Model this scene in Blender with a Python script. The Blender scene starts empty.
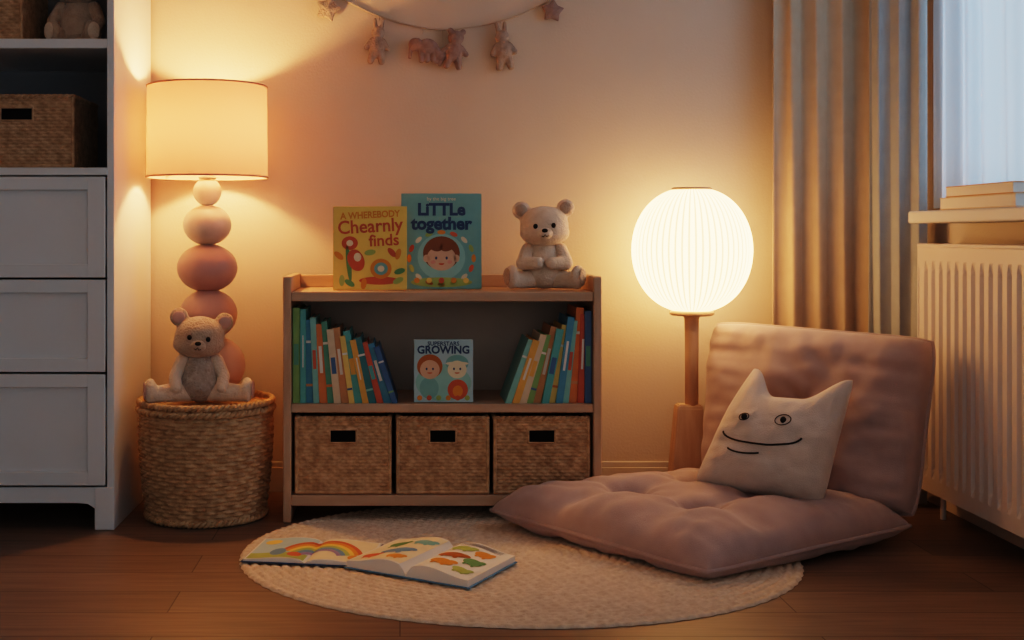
import bpy, bmesh, math, random
from mathutils import Vector, Matrix, noise
random.seed(7)
sc = bpy.context.scene
COL = sc.collection
pi = math.pi

# ---------------------------------------------------------------- materials
def mat(name, col, rough=0.6, col2=None, nscale=8.0, bump=0.0, bscale=60.0, stretch=(1,1,1), sheen=0.0, metallic=0.0, spec=0.4, detail=4):
    m = bpy.data.materials.new(name); m.use_nodes = True
    nt = m.node_tree; b = nt.nodes['Principled BSDF']
    b.inputs['Roughness'].default_value = rough
    b.inputs['Metallic'].default_value = metallic
    b.inputs['Specular IOR Level'].default_value = spec
    if sheen: 
        b.inputs['Sheen Weight'].default_value = sheen
        b.inputs['Sheen Roughness'].default_value = 0.5
    tc = nt.nodes.new('ShaderNodeTexCoord'); mp = nt.nodes.new('ShaderNodeMapping')
    mp.inputs['Scale'].default_value = stretch
    nt.links.new(tc.outputs['Object'], mp.inputs['Vector'])
    if col2 is None: col2 = tuple(c*0.88 for c in col)
    n = nt.nodes.new('ShaderNodeTexNoise'); n.inputs['Scale'].default_value = nscale; n.inputs['Detail'].default_value = detail
    nt.links.new(mp.outputs['Vector'], n.inputs['Vector'])
    r = nt.nodes.new('ShaderNodeValToRGB')
    r.color_ramp.elements[0].position = 0.32; r.color_ramp.elements[1].position = 0.68
    r.color_ramp.elements[0].color = (*col2, 1); r.color_ramp.elements[1].color = (*col, 1)
    nt.links.new(n.outputs['Fac'], r.inputs['Fac']); nt.links.new(r.outputs['Color'], b.inputs['Base Color'])
    if bump:
        n2 = nt.nodes.new('ShaderNodeTexNoise'); n2.inputs['Scale'].default_value = bscale; n2.inputs['Detail'].default_value = 3
        nt.links.new(mp.outputs['Vector'], n2.inputs['Vector'])
        bp = nt.nodes.new('ShaderNodeBump'); bp.inputs['Strength'].default_value = bump; bp.inputs['Distance'].default_value = 0.01
        nt.links.new(n2.outputs['Fac'], bp.inputs['Height']); nt.links.new(bp.outputs['Normal'], b.inputs['Normal'])
    return m

def translucent_mat(name, col, tcol, fac, transp=0.0):
    m = bpy.data.materials.new(name); m.use_nodes = True
    nt = m.node_tree; nt.nodes.clear()
    o = nt.nodes.new('ShaderNodeOutputMaterial')
    d = nt.nodes.new('ShaderNodeBsdfDiffuse'); d.inputs['Color'].default_value = (*col, 1)
    t = nt.nodes.new('ShaderNodeBsdfTranslucent'); t.inputs['Color'].default_value = (*tcol, 1)
    tc = nt.nodes.new('ShaderNodeTexCoord'); n = nt.nodes.new('ShaderNodeTexNoise'); n.inputs['Scale'].default_value = 250
    nt.links.new(tc.outputs['Object'], n.inputs['Vector'])
    bp = nt.nodes.new('ShaderNodeBump'); bp.inputs['Strength'].default_value = 0.15; bp.inputs['Distance'].default_value = 0.002
    nt.links.new(n.outputs['Fac'], bp.inputs['Height']); nt.links.new(bp.outputs['Normal'], d.inputs['Normal'])
    mx = nt.nodes.new('ShaderNodeMixShader'); mx.inputs[0].default_value = fac
    nt.links.new(d.outputs[0], mx.inputs[1]); nt.links.new(t.outputs[0], mx.inputs[2])
    last = mx
    if transp > 0:
        tr = nt.nodes.new('ShaderNodeBsdfTransparent'); m2 = nt.nodes.new('ShaderNodeMixShader'); m2.inputs[0].default_value = transp
        nt.links.new(mx.outputs[0], m2.inputs[1]); nt.links.new(tr.outputs[0], m2.inputs[2]); last = m2
    nt.links.new(last.outputs[0], o.inputs['Surface'])
    return m

def flat(name, col, rough=0.55): return mat(name, col, rough, tuple(c*0.93 for c in col), 30)

M = {}
M['wall'] = mat('wall_paint', (0.59,0.505,0.43), 0.9, (0.56,0.475,0.40), 3, 0.10, 120, spec=0.15)
M['ceil'] = mat('ceiling_paint', (0.70,0.65,0.60), 0.9, nscale=3, spec=0.1)
M['white'] = mat('white_lacquer', (0.68,0.69,0.70), 0.45, (0.65,0.66,0.67), 5)
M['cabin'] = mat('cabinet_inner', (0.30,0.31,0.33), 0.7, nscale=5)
M['trim'] = mat('trim_paint', (0.62,0.55,0.48), 0.5, nscale=5)
M['rad'] = mat('radiator_enamel', (0.70,0.64,0.61), 0.4, (0.68,0.62,0.59), 5)
M['oak'] = mat('oak_wood', (0.56,0.39,0.28), 0.5, (0.48,0.32,0.22), 6, 0.1, 90, stretch=(1,6,6))
M['oakv'] = mat('oak_wood_vertical', (0.56,0.39,0.28), 0.5, (0.46,0.31,0.21), 6, 0.1, 90, stretch=(6,6,1))
M['panel'] = mat('back_panel', (0.58,0.52,0.46), 0.7, nscale=4)
M['wick'] = mat('wicker', (0.68,0.45,0.28), 0.7, (0.42,0.26,0.15), 45, 0.3, 200)
M['wickd'] = mat('wicker_dark', (0.58,0.38,0.24), 0.7, (0.38,0.24,0.14), 45, 0.3, 200)
M['wickl'] = mat('wicker_light', (0.64,0.43,0.26), 0.7, (0.40,0.25,0.14), 45, 0.3, 200)
M['dark'] = mat('painted_shade', (0.02,0.015,0.012), 0.9)  # near-black colour standing in for the shade inside the baskets
M['rug'] = mat('jute', (0.72,0.61,0.50), 0.9, (0.58,0.47,0.37), 60, 0.3, 250, spec=0.1)
M['mauve'] = mat('mauve_linen', (0.475,0.37,0.36), 0.85, (0.42,0.325,0.315), 14, 0.22, 350, sheen=0.25, spec=0.15)
M['cream'] = mat('cream_plush', (0.76,0.62,0.50), 0.95, (0.68,0.54,0.42), 40, 0.5, 160, sheen=0.3, spec=0.1)
M['creamf'] = mat('pillow_linen', (0.67,0.59,0.54), 0.95, (0.62,0.55,0.50), 30, 0.3, 300, sheen=0.3, spec=0.1)
M['tan'] = mat('tan_plush', (0.54,0.42,0.33), 0.95, (0.46,0.35,0.27), 40, 0.6, 160, sheen=0.3, spec=0.1)
M['knit'] = mat('grey_knit', (0.50,0.43,0.37), 0.95, (0.38,0.32,0.27), 70, 0.8, 130, sheen=0.3, spec=0.1)
M['pinkp'] = mat('pink_felt', (0.60,0.40,0.35), 0.95, nscale=40, spec=0.1)
M['felt'] = mat('taupe_felt', (0.34,0.255,0.235), 0.95, (0.27,0.20,0.19), 50, 0.5, 160, spec=0.1)
M['felt2'] = mat('grey_felt', (0.40,0.33,0.29), 0.95, (0.32,0.26,0.23), 50, 0.5, 160, spec=0.1)
M['black'] = mat('black_thread', (0.02,0.017,0.015), 0.5)
M['curt'] = mat('beige_curtain', (0.50,0.375,0.275), 0.9, (0.47,0.35,0.255), 20, 0.15, 300, sheen=0.05, spec=0.1)
M['curt_lit'] = mat('curtain_blue_lit', (0.37,0.385,0.39), 0.9, (0.34,0.355,0.36), 20, 0.15, 300, sheen=0.1, spec=0.1)  # beige curtain with the blue window light put into its colour
M['paper'] = mat('paper', (0.78,0.74,0.68), 0.7, (0.76,0.72,0.66), 20)
M['string'] = mat('cotton_string', (0.50,0.42,0.35), 0.9, bump=0.3, bscale=300)
M['metal'] = mat('brushed_metal', (0.5,0.48,0.45), 0.35, metallic=1.0)

# floor planks
def floor_mat():
    m = bpy.data.materials.new('wood_floor'); m.use_nodes = True
    nt = m.node_tree; b = nt.nodes['Principled BSDF']
    tc = nt.nodes.new('ShaderNodeTexCoord')
    mp = nt.nodes.new('ShaderNodeMapping'); nt.links.new(tc.outputs['Object'], mp.inputs['Vector'])
    br = nt.nodes.new('ShaderNodeTexBrick')
    br.inputs['Scale'].default_value = 1.0
    br.inputs['Brick Width'].default_value = 1.5; br.inputs['Row Height'].default_value = 0.17
    br.inputs['Mortar Size'].default_value = 0.0018; br.inputs['Mortar Smooth'].default_value = 0.3
    br.inputs['Color1'].default_value = (0.160,0.109,0.081,1); br.inputs['Color2'].default_value = (0.205,0.142,0.106,1)
    br.inputs['Mortar'].default_value = (0.05,0.032,0.022,1)
    br.offset = 0.37
    nt.links.new(mp.outputs['Vector'], br.inputs['Vector'])
    mp2 = nt.nodes.new('ShaderNodeMapping'); mp2.inputs['Scale'].default_value = (1.2, 16, 1)
    nt.links.new(tc.outputs['Object'], mp2.inputs['Vector'])
    n = nt.nodes.new('ShaderNodeTexNoise'); n.inputs['Scale'].default_value = 3; n.inputs['Detail'].default_value = 8; n.inputs['Distortion'].default_value = 0.6
    nt.links.new(mp2.outputs['Vector'], n.inputs['Vector'])
    r = nt.nodes.new('ShaderNodeValToRGB'); r.color_ramp.elements[0].position = 0.3; r.color_ramp.elements[1].position = 0.7
    r.color_ramp.elements[0].color = (0.72,0.72,0.72,1); r.color_ramp.elements[1].color = (1.12,1.1,1.08,1)
    nt.links.new(n.outputs['Fac'], r.inputs['Fac'])
    mx = nt.nodes.new('ShaderNodeMix'); mx.data_type = 'RGBA'; mx.blend_type = 'MULTIPLY'; mx.inputs['Factor'].default_value = 1
    nt.links.new(br.outputs['Color'], mx.inputs['A']); nt.links.new(r.outputs['Color'], mx.inputs['B'])
    nt.links.new(mx.outputs['Result'], b.inputs['Base Color'])
    b.inputs['Roughness'].default_value = 0.45
    bp = nt.nodes.new('ShaderNodeBump'); bp.inputs['Strength'].default_value = 0.12; bp.inputs['Distance'].default_value = 0.004
    nt.links.new(n.outputs['Fac'], bp.inputs['Height']); nt.links.new(bp.outputs['Normal'], b.inputs['Normal'])
    return m
M['floor'] = floor_mat()

# ---------------------------------------------------------------- helpers
def group(name, loc=(0,0,0), rot=(0,0,0), absolute=False):
    e = bpy.data.objects.new(name, None); e.empty_display_size = 0.05
    e.location = loc; e.rotation_euler = rot
    COL.objects.link(e); e['abs'] = 1 if absolute else 0
    return e
def link(o, parent=None):
    COL.objects.link(o)
    if parent is not None:
        o.parent = parent
        if parent.get('abs'): o.matrix_parent_inverse = Matrix.Translation(-Vector(parent.location))
    return o
def mesh_obj(name, verts, faces, material, parent=None, smooth=True):
    me = bpy.data.meshes.new(name); me.from_pydata([tuple(v) for v in verts], [], faces); me.update()
    if material: me.materials.append(material)
    if smooth: me.polygons.foreach_set('use_smooth', [True]*len(me.polygons))
    return link(bpy.data.objects.new(name, me), parent)
def bm_obj(name, bm, material, parent=None, smooth=True):
    me = bpy.data.meshes.new(name); bm.to_mesh(me); bm.free()
    if material: me.materials.append(material)
    if smooth: me.polygons.foreach_set('use_smooth', [True]*len(me.polygons))
    return link(bpy.data.objects.new(name, me), parent)
def box(name, x0,x1,y0,y1,z0,z1, material, parent=None, bevel=0.003):
    bm = bmesh.new(); bmesh.ops.create_cube(bm, size=1)
    for v in bm.verts:
        v.co = Vector(((x0+x1)/2+v.co.x*(x1-x0), (y0+y1)/2+v.co.y*(y1-y0), (z0+z1)/2+v.co.z*(z1-z0)))
    if bevel: bmesh.ops.bevel(bm, geom=bm.edges[:], offset=bevel, segments=2, affect='EDGES', profile=0.5)
    return bm_obj(name, bm, material, parent, False)
def lathe(name, prof, material, parent=None, seg=48, c=(0,0,0), smooth=True):
    vs=[]; fs=[]
    for r,z in prof:
        for i in range(seg):
            a=2*pi*i/seg; vs.append((c[0]+r*math.cos(a), c[1]+r*math.sin(a), c[2]+z))
    for j in range(len(prof)-1):
        for i in range(seg):
            k=(i+1)%seg; fs.append((j*seg+i, j*seg+k, (j+1)*seg+k, (j+1)*seg+i))
    return mesh_obj(name, vs, fs, material, parent, smooth)
def add_ell(bm, c, r, rot=None, seg=24, ring=16):
    mtx = Matrix.Translation(Vector(c))
    if rot is not None: mtx = mtx @ rot
    mtx = mtx @ Matrix.Diagonal((r[0],r[1],r[2],1))
    bmesh.ops.create_uvsphere(bm, u_segments=seg, v_segments=ring, radius=1, matrix=mtx)
def add_limb(bm, a, b, ra, rb, n=7):
    a=Vector(a); b=Vector(b)
    for i in range(n):
        t=i/(n-1); r=ra+(rb-ra)*t; add_ell(bm, a.lerp(b,t), (r,r,r), seg=16, ring=10)
def ell(name, c, r, material, parent=None, rot=None):
    bm=bmesh.new(); add_ell(bm,c,r,rot); return bm_obj(name,bm,material,parent)
def grid_faces(nu,nv,off=0,flip=False,wrap=False):
    fs=[]
    for j in range(nv-1):
        for i in range(nu if wrap else nu-1):
            k=(i+1)%nu
            f=(off+j*nu+i,off+j*nu+k,off+(j+1)*nu+k,off+(j+1)*nu+i)
            fs.append(f[::-1] if flip else f)
    return fs
def sweep(name, pts, r, material, parent=None, seg=10):
    P=[Vector(p) for p in pts]; vs=[]
    for i,p in enumerate(P):
        t=(P[min(i+1,len(P)-1)]-P[max(i-1,0)]).normalized(); s=t.cross(Vector((0,1,0))).normalized(); u=s.cross(t)
        for k in range(seg):
            a=2*pi*k/seg; vs.append(p+s*r*math.cos(a)+u*r*math.sin(a))
    return mesh_obj(name,vs,grid_faces(seg,len(P),0,False,True),material,parent)
def tube(name, pts, r, material, parent=None, cyclic=False, radii=None):
    cu=bpy.data.curves.new(name,'CURVE'); cu.dimensions='3D'; cu.bevel_depth=r; cu.bevel_resolution=3; cu.use_fill_caps=True
    sp=cu.splines.new('POLY'); sp.points.add(len(pts)-1)
    for i,p in enumerate(pts):
        sp.points[i].co=(*p,1)
        if radii: sp.points[i].radius=radii[i]
    sp.use_cyclic_u=cyclic; sp.use_smooth=True
    if material: cu.materials.append(material)
    return link(bpy.data.objects.new(name,cu),parent)
def smooth_pts(pts, n=8):
    P=[Vector(p) for p in pts]; out=[]
    for i in range(len(P)-1):
        p0=P[max(i-1,0)];p1=P[i];p2=P[i+1];p3=P[min(i+2,len(P)-1)]
        for k in range(n):
            t=k/n
            out.append(0.5*((2*p1)+(-p0+p2)*t+(2*p0-5*p1+4*p2-p3)*t*t+(-p0+3*p1-3*p2+p3)*t**3))
    out.append(P[-1]); return out
def text_part(name, body, size, loc, material, parent, rot=(pi/2,0,0), align='CENTER', ext=0.0004, xs=1.0, bold=0.0):
    cu=bpy.data.curves.new(name,'FONT'); cu.body=body; cu.size=size; cu.extrude=ext; cu.align_x=align; cu.align_y='CENTER'
    cu.offset=bold; cu.resolution_u=3; cu.materials.append(material)
    o=bpy.data.objects.new(name,cu); link(o,parent); o.location=loc; o.rotation_euler=rot; o.scale=(xs,1,1)
    return o

# ---------------------------------------------------------------- room
XL, XR, YB, YF, ZC = -1.75, 1.80, 0.0, -4.9, 2.55
box('floor', XL-0.1, XR+0.1, YF, YB+0.1, -0.08, 0.0, M['floor'], None, 0)
box('ceiling', XL-0.1, XR+0.1, YF, YB+0.1, ZC, ZC+0.08, M['ceil'], None, 0)
box('wall_back', XL-0.1, XR+0.1, YB, YB+0.1, 0, ZC, M['wall'], None, 0)
box('wall_left', XL-0.1, XL, YF, YB, 0, ZC, M['wall'], None, 0)
WY0, WY1, WZ0, WZ1 = -1.75, -0.27, 0.975, 2.25
g = group('wall_right', (XR,0,0), absolute=True)
box('wall_below', XR, XR+0.12, YF, YB, 0, WZ0, M['wall'], g, 0)
box('wall_above', XR, XR+0.12, YF, YB, WZ1, ZC, M['wall'], g, 0)
box('wall_far', XR, XR+0.12, WY1, YB, WZ0, WZ1, M['wall'], g, 0)
box('wall_near', XR, XR+0.12, YF, WY0, WZ0, WZ1, M['wall'], g, 0)
def baseboard(name, x0,x1,y0,y1, axis):
    g = group(name, ((x0+x1)/2,(y0+y1)/2,0), absolute=True)
    box('board', x0,x1,y0,y1,0,0.085,M['trim'],g,0.002)
    if axis=='x': box('cap', x0,x1,y0+0.005,y1,0.085,0.105,M['trim'],g,0.003)
    elif axis=='l': box('cap', x0,x1-0.005,y0,y1,0.085,0.105,M['trim'],g,0.003)
    else: box('cap', x0+0.005,x1,y0,y1,0.085,0.105,M['trim'],g,0.003)
baseboard('baseboard_back', XL, XR, -0.016, 0, 'x')
baseboard('baseboard_right', XR-0.016, XR, YF, -0.016, 'r')
baseboard('baseboard_left', XL, XL+0.016, YF, -0.016, 'l')
g = group('window_1', (XR+0.06,(WY0+WY1)/2,WZ0), absolute=True)
fx0, fx1 = XR+0.04, XR+0.09
box('frame_bottom', fx0,fx1,WY0,WY1,WZ0,WZ0+0.06,M['white'],g)
box('frame_top', fx0,fx1,WY0,WY1,WZ1-0.06,WZ1,M['white'],g)
box('frame_far', fx0,fx1,WY1-0.06,WY1,WZ0,WZ1,M['white'],g)
box('frame_near', fx0,fx1,WY0,WY0+0.06,WZ0,WZ1,M['white'],g)
box('mullion', fx0,fx1,-0.80,-0.72,WZ0,WZ1,M['white'],g)
gm = bpy.data.materials.new('window_glass'); gm.use_nodes=True
nt=gm.node_tree; nt.nodes.clear(); o=nt.nodes.new('ShaderNodeOutputMaterial'); t=nt.nodes.new('ShaderNodeBsdfTransparent'); gl=nt.nodes.new('ShaderNodeBsdfGlossy'); gl.inputs['Roughness'].default_value=0.02
mx=nt.nodes.new('ShaderNodeMixShader'); mx.inputs[0].default_value=0.06
nt.links.new(t.outputs[0],mx.inputs[1]); nt.links.new(gl.outputs[0],mx.inputs[2]); nt.links.new(mx.outputs[0],o.inputs['Surface'])
box('glass', XR+0.062,XR+0.068,WY0,WY1,WZ0,WZ1,gm,g,0)
box('trim_1', XR-0.18, XR+0.04, WY0-0.06, WY1-0.12, WZ0-0.038, WZ0, M['white'], None, 0.006)

# ---------------------------------------------------------------- curtains
def curtain(name, path, z0, z1, folds, amp, material, seed=0, thick=0.0, nz=24, soft=0.9):
    a=Vector(path[0]); b=Vector(path[1]); d=(b-a); L=d.length; d.normalize(); nrm=Vector((-d.y,d.x))
    nu=folds*16; vs=[]
    rnd=random.Random(seed); ph=[rnd.uniform(-0.8,0.8) for _ in range(folds+2)]; am=[rnd.uniform(0.45,1.15) for _ in range(folds+2)]
    for j in range(nz):
        z=z0+(z1-z0)*j/(nz-1)
        for i in range(nu+1):
            t=i/nu; k=t*folds; ki=int(k); fr=k-ki; fr=fr*fr*(3-2*fr)
            A=am[ki]*(1-fr)+am[ki+1]*fr; P=ph[ki]*(1-fr)+ph[ki+1]*fr
            h=1-j/(nz-1)
            w=A*math.sin(2*pi*k+P+0.5*math.sin(z*1.6+seed+t*3))
            w=math.copysign(abs(w)**soft,w)
            off=amp*(w*(0.8+0.25*h)+0.18*math.sin(5.3*k+z*1.7))
            p=a+d*(t*L+0.2*amp*math.sin(4*pi*k+z))+nrm*off
            vs.append((p.x,p.y,z))
    o=mesh_obj(name,vs,grid_faces(nu+1,nz),material)
    if thick:
        s=o.modifiers.new('s','SOLIDIFY'); s.thickness=thick
    return o
curtain('curtain', ((1.28,-0.09),(1.64,-0.09)), 0.015, 2.40, 4, 0.017, M['curt'], 3, 0.003, soft=1.0)
curtain('curtain.001', ((1.580,-0.17),(1.728,-0.280)), 0.015, 2.40, 3, 0.013, M['curt_lit'], 5, 0.003)  # same beige cloth, window-lit tone painted in
sheer = translucent_mat('sheer_voile', (0.64,0.73,0.82), (0.72,0.84,0.96), 0.6, 0.42)
curtain('sheer_curtain', ((1.748,-0.295),(1.752,-1.70)), WZ0+0.012, 2.40, 11, 0.020, sheer, 9, soft=1.0)
g=group('curtain_rod',(1.70,-0.7,2.40),absolute=True)
tube('rod_side',[(1.71,-0.1,2.425),(1.73,-1.9,2.425)],0.011,M['metal'],g)
tube('rod_back',[(1.2,-0.1,2.425),(1.71,-0.1,2.425)],0.011,M['metal'],g)
tube('bracket',[(1.2,-0.1,2.425),(1.2,0.0,2.425)],0.008,M['metal'],g)

# ---------------------------------------------------------------- radiator
g=group('radiator',(1.70,-1.1,0.09),absolute=True)
RX=1.665; ry0,ry1,rz0,rz1=-1.95,-0.36,0.09,0.865
pitch=0.052; nrib=int((ry1-ry0-0.04)/pitch)
ys=[];xs=[]
y=ry1-0.02-( (ry1-ry0-0.04)-nrib*pitch)/2
ys.append(ry1);xs.append(RX+0.004); 
for k in range(nrib):
    yy=y-k*pitch
    for f,dx in ((0.0,0),(0.14,0),(0.28,0.014),(0.40,0.018),(0.52,0.014),(0.66,0)):
        ys.append(yy-f*pitch); xs.append(RX+dx)
ys.append(ry0);xs.append(RX+0.004)
zs=[rz0,rz0+0.045,rz0+0.07,rz0+0.085,rz1-0.085,rz1-0.07,rz1-0.045,rz1]
wz=[0,0,0.5,1,1,0.5,0,0]
vs=[]
for j,z in enumerate(zs):
    for i in range(len(ys)):
        vs.append((RX+(xs[i]-RX)*wz[j], ys[i], z))
mesh_obj('front_panel',vs,grid_faces(len(ys),len(zs)),M['rad'],g,False)
box('back_panel',1.745,1.76,ry0,ry1,rz0,rz1-0.01,M['rad'],g)
box('side_cover_far',RX,1.765,ry1-0.004,ry1+0.004,rz0+0.01,rz1,M['rad'],g,0.002)
box('side_cover_near',RX,1.765,ry0-0.004,ry0+0.004,rz0+0.01,rz1,M['rad'],g,0.002)
box('top_lip',RX-0.003,RX+0.02,ry0,ry1,rz1-0.004,rz1+0.008,M['rad'],g,0.003)
box('top_lip_back',1.745,1.765,ry0,ry1,rz1-0.004,rz1+0.008,M['rad'],g,0.003)
bm=bmesh.new(); n=60
for k in range(n):
    yy=ry0+(k+0.5)*(ry1-ry0)/n
    mtx=Matrix.Translation((1.714,yy,rz1-0.001))@Matrix.Diagonal((0.07,0.009,0.006,1)); bmesh.ops.create_cube(bm,size=1,matrix=mtx)
bm_obj('top_grille',bm,M['rad'],g,False)
tube('pipe',[(1.72,ry1-0.06,0.1),(1.72,ry1-0.06,0.0)],0.009,M['rad'],g)
tube('pipe_return',[(1.72,ry0+0.06,0.1),(1.72,ry0+0.06,0.0)],0.009,M['rad'],g)
box('wall_bracket',1.76,1.80,-1.2,-1.16,0.2,0.75,M['metal'],g)

# ---------------------------------------------------------------- wicker helper
def weave(u,v,row,st,a):
    r=int(math.floor(v/row)); fv=v/row-r
    h=max(0,math.sin(pi*fv))**0.5
    s=math.sin(2*pi*u/st + (pi if r%2 else 0))
    w=0.5+0.5*math.tanh(1.6*s)/0.92
    return a*(h*(0.12+0.88*w))
def wicker_panel(name, origin, du, dv, U, V, nrm, material, parent, row=0.0095, st=0.03, a=0.005, hole=None):
    O=Vector(origin); du=Vector(du); dv=Vector(dv); nrm=Vector(nrm)
    nrow=round(V/row); row=V/nrow; nu=int(U/st*8)+1; nv=nrow*4+1
    vs=[];fs=[]
    for j in range(nv):
        for i in range(nu):
            u=U*i/(nu-1); v=V*j/(nv-1)
            vs.append(O+du*u+dv*v+nrm*weave(u,min(v,V-1e-6),row,st,a))
    for j in range(nv-1):
        for i in range(nu-1):
            if hole:
                uc=U*(i+0.5)/(nu-1); vc=V*(j+0.5)/(nv-1)
                if hole[0]<uc<hole[1] and hole[2]<vc<hole[3]: continue
            fs.append((j*nu+i,j*nu+i+1,(j+1)*nu+i+1,(j+1)*nu+i))
    return mesh_obj(name,vs,fs,material,parent)
def braid(name, pts, r, material, parent, twist=60, cyclic=False):
    P=[Vector(p) for p in pts]; n=len(P)
    for s in range(2):
        out=[]
        for i,p in enumerate(P):
            a=P[(i-1)%n] if cyclic else P[max(i-1,0)]; b=P[(i+1)%n] if cyclic else P[min(i+1,n-1)]
            t=(b-a).normalized(); up=Vector((0,0,1))
            if abs(t.z)>0.9: up=Vector((0,1,0))
            side=t.cross(up).normalized(); up2=side.cross(t)
            ang=2*pi*twist*i/n+s*pi
            out.append(p+side*math.cos(ang)*r*0.6+up2*math.sin(ang)*r*0.6)
        tube(name+'_strand_%d'%(s+1),out,r*0.75,material,parent,cyclic)
def wicker_box(name,x0,x1,y0,y1,z0,z1,material,row=0.0105,st=0.030,hw=0.045,hh=0.045,sides=True):
    g=group(name,((x0+x1)/2,(y0+y1)/2,z0),absolute=True)
    W=x1-x0; H=z1-z0-0.012; D=y1-y0; c=W/2
    hole=(c-hw,c+hw,H-0.03-hh,H-0.03) if hw else None
    wicker_panel('front_weave',(x0,y0+0.006,z0),(1,0,0),(0,0,1),W,H,(0,-1,0),material,g,row,st,a=0.0065,hole=hole)
    wicker_panel('side_weave_r',(x1-0.004,y0,z0),(0,1,0),(0,0,1),D,H,(1,0,0),material,g,row,st,a=0.003)
    wicker_panel('side_weave_l',(x0+0.004,y1,z0),(0,-1,0),(0,0,1),D,H,(-1,0,0),material,g,row,st,a=0.003)
    box('back_weave',x0+0.002,x1-0.002,y1-0.006,y1,z0,z0+H,material,g)
    box('bottom_weave',x0+0.002,x1-0.002,y0+0.006,y1,z0,z0+0.006,material,g)
    if hw: box('handle_shade_sheet',x0+0.02,x1-0.02,y0+0.03,y0+0.034,z0+0.02,z0+H,M['dark'],g)  # added dark sheet, paints the shade seen through the handle hole
    zt=z1-0.008; m=0.006
    n=220; per=[]
    cs=[(x0+m,y0+m),(x1-m,y0+m),(x1-m,y1-m),(x0+m,y1-m)]
    for k in range(4):
        a=Vector((*cs[k],zt)); b=Vector((*cs[(k+1)%4],zt)); nn=int(n*((b-a).length)/(2*(W+D)))
        for i in range(nn): per.append(a.lerp(b,i/nn))
    braid('rim',per,0.007,material,g,twist=34,cyclic=True)
    for (px,py) in ((x0+0.005,y0+0.004),(x1-0.005,y0+0.004)):
        tube('corner_post',[(px,py,z0+0.003),(px,py,z1-0.012)],0.006,material,g)
    tube('base_rail',[(x0+0.005,y0+0.003,z0+0.006),(x1-0.005,y0+0.003,z0+0.006)],0.006,material,g)
    if hw:
        zc=z0+H-0.03; xc=(x0+x1)/2
        tube('handle_trim',[(xc-hw,y0+0.001,zc),(xc+hw,y0+0.001,zc),(xc+hw,y0+0.001,zc-hh),(xc-hw,y0+0.001,zc-hh)],0.0045,material,g,cyclic=True)
    return g

# ---------------------------------------------------------------- cabinet (left)
CX0,CX1,CY0,CY1=-1.62,-0.872,-0.56,-0.02
g=group('cabinet',((CX0+CX1)/2,(CY0+CY1)/2,0),absolute=True)
W_=M['white']
box('side_right',CX1-0.022,CX1,CY0,CY1,0.0,2.05,W_,g,0.002)
box('side_left',CX0,CX0+0.022,CY0,CY1,0.0,2.05,W_,g,0.002)
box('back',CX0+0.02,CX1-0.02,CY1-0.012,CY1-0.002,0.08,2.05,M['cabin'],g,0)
box('top',CX0-0.01,CX1+0.01,CY0-0.012,CY1,2.05,2.08,W_,g)
box('shelf_top',CX0+0.02,CX1-0.02,CY0+0.004,CY1-0.01,1.47,1.50,W_,g)
box('shelf_mid',CX0+0.02,CX1-0.02,CY0-0.002,CY1-0.01,1.082,1.106,W_,g)
box('carcass_bottom',CX0+0.02,CX1-0.02,CY0+0.01,CY1-0.01,0.11,0.13,W_,g)
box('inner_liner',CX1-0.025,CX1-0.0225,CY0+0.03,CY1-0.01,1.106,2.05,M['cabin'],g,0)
def drawer(n,z0,z1):
    x0=CX0+0.026; x1=CX1-0.026; yf=CY0
    box('drawer_%d_panel'%n,x0+0.01,x1-0.01,yf+0.010,yf+0.022,z0+0.01,z1-0.01,W_,g,0)
    fw=0.055
    box('drawer_%d_rail_top'%n,x0,x1,yf-0.004,yf+0.02,z1-fw*0.75,z1,W_,g,0.0025)
    box('drawer_%d_rail_bottom'%n,x0,x1,yf-0.004,yf+0.02,z0,z0+fw*0.75,W_,g,0.0025)
    box('drawer_%d_stile_r'%n,x1-fw,x1,yf-0.0045,yf+0.02,z0,z1,W_,g,0.0025)
    box('drawer_%d_stile_l'%n,x0,x0+fw,yf-0.0045,yf+0.02,z0,z1,W_,g,0.0025)
drawer(1,0.770,1.078); drawer(2,0.482,0.764); drawer(3,0.136,0.476)
vs=[];n=24
for i in range(n+1):
    t=i/n; x=CX0+0.022+(CX1-CX0-0.044)*t
    e=min(t,1-t); dz=0.045*math.exp(-(e/0.05)**2)
    for yy in (CY0+0.002,CY0+0.02):
        vs.append((x,yy,0.130)); vs.append((x,yy,0.082-dz))
fs=[]
for i in range(n):
    a=i*4;b=a+4
    fs+= [(a,a+1,b+1,b),(a+2,b+2,b+3,a+3),(a+1,a+3,b+3,b+1),(a,b,b+2,a+2)]
mesh_obj('apron',vs,fs,W_,g,False)
box('leg_front',CX1-0.06,CX1-0.001,CY0-0.001,CY0+0.03,0.0,0.132,W_,g,0.003)
box('leg_front_l',CX0+0.001,CX0+0.06,CY0-0.001,CY0+0.03,0.0,0.132,W_,g,0.003)

wicker_box('wicker_basket',-1.36,-1.005,-0.52,-0.22,1.107,1.335,M['wickd'],hw=0.05,hh=0.04)
wicker_box('wicker_basket.001',-1.50,-1.165,-0.52,-0.24,1.501,1.70,M['wickd'],hw=0.04,hh=0.035)

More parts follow.
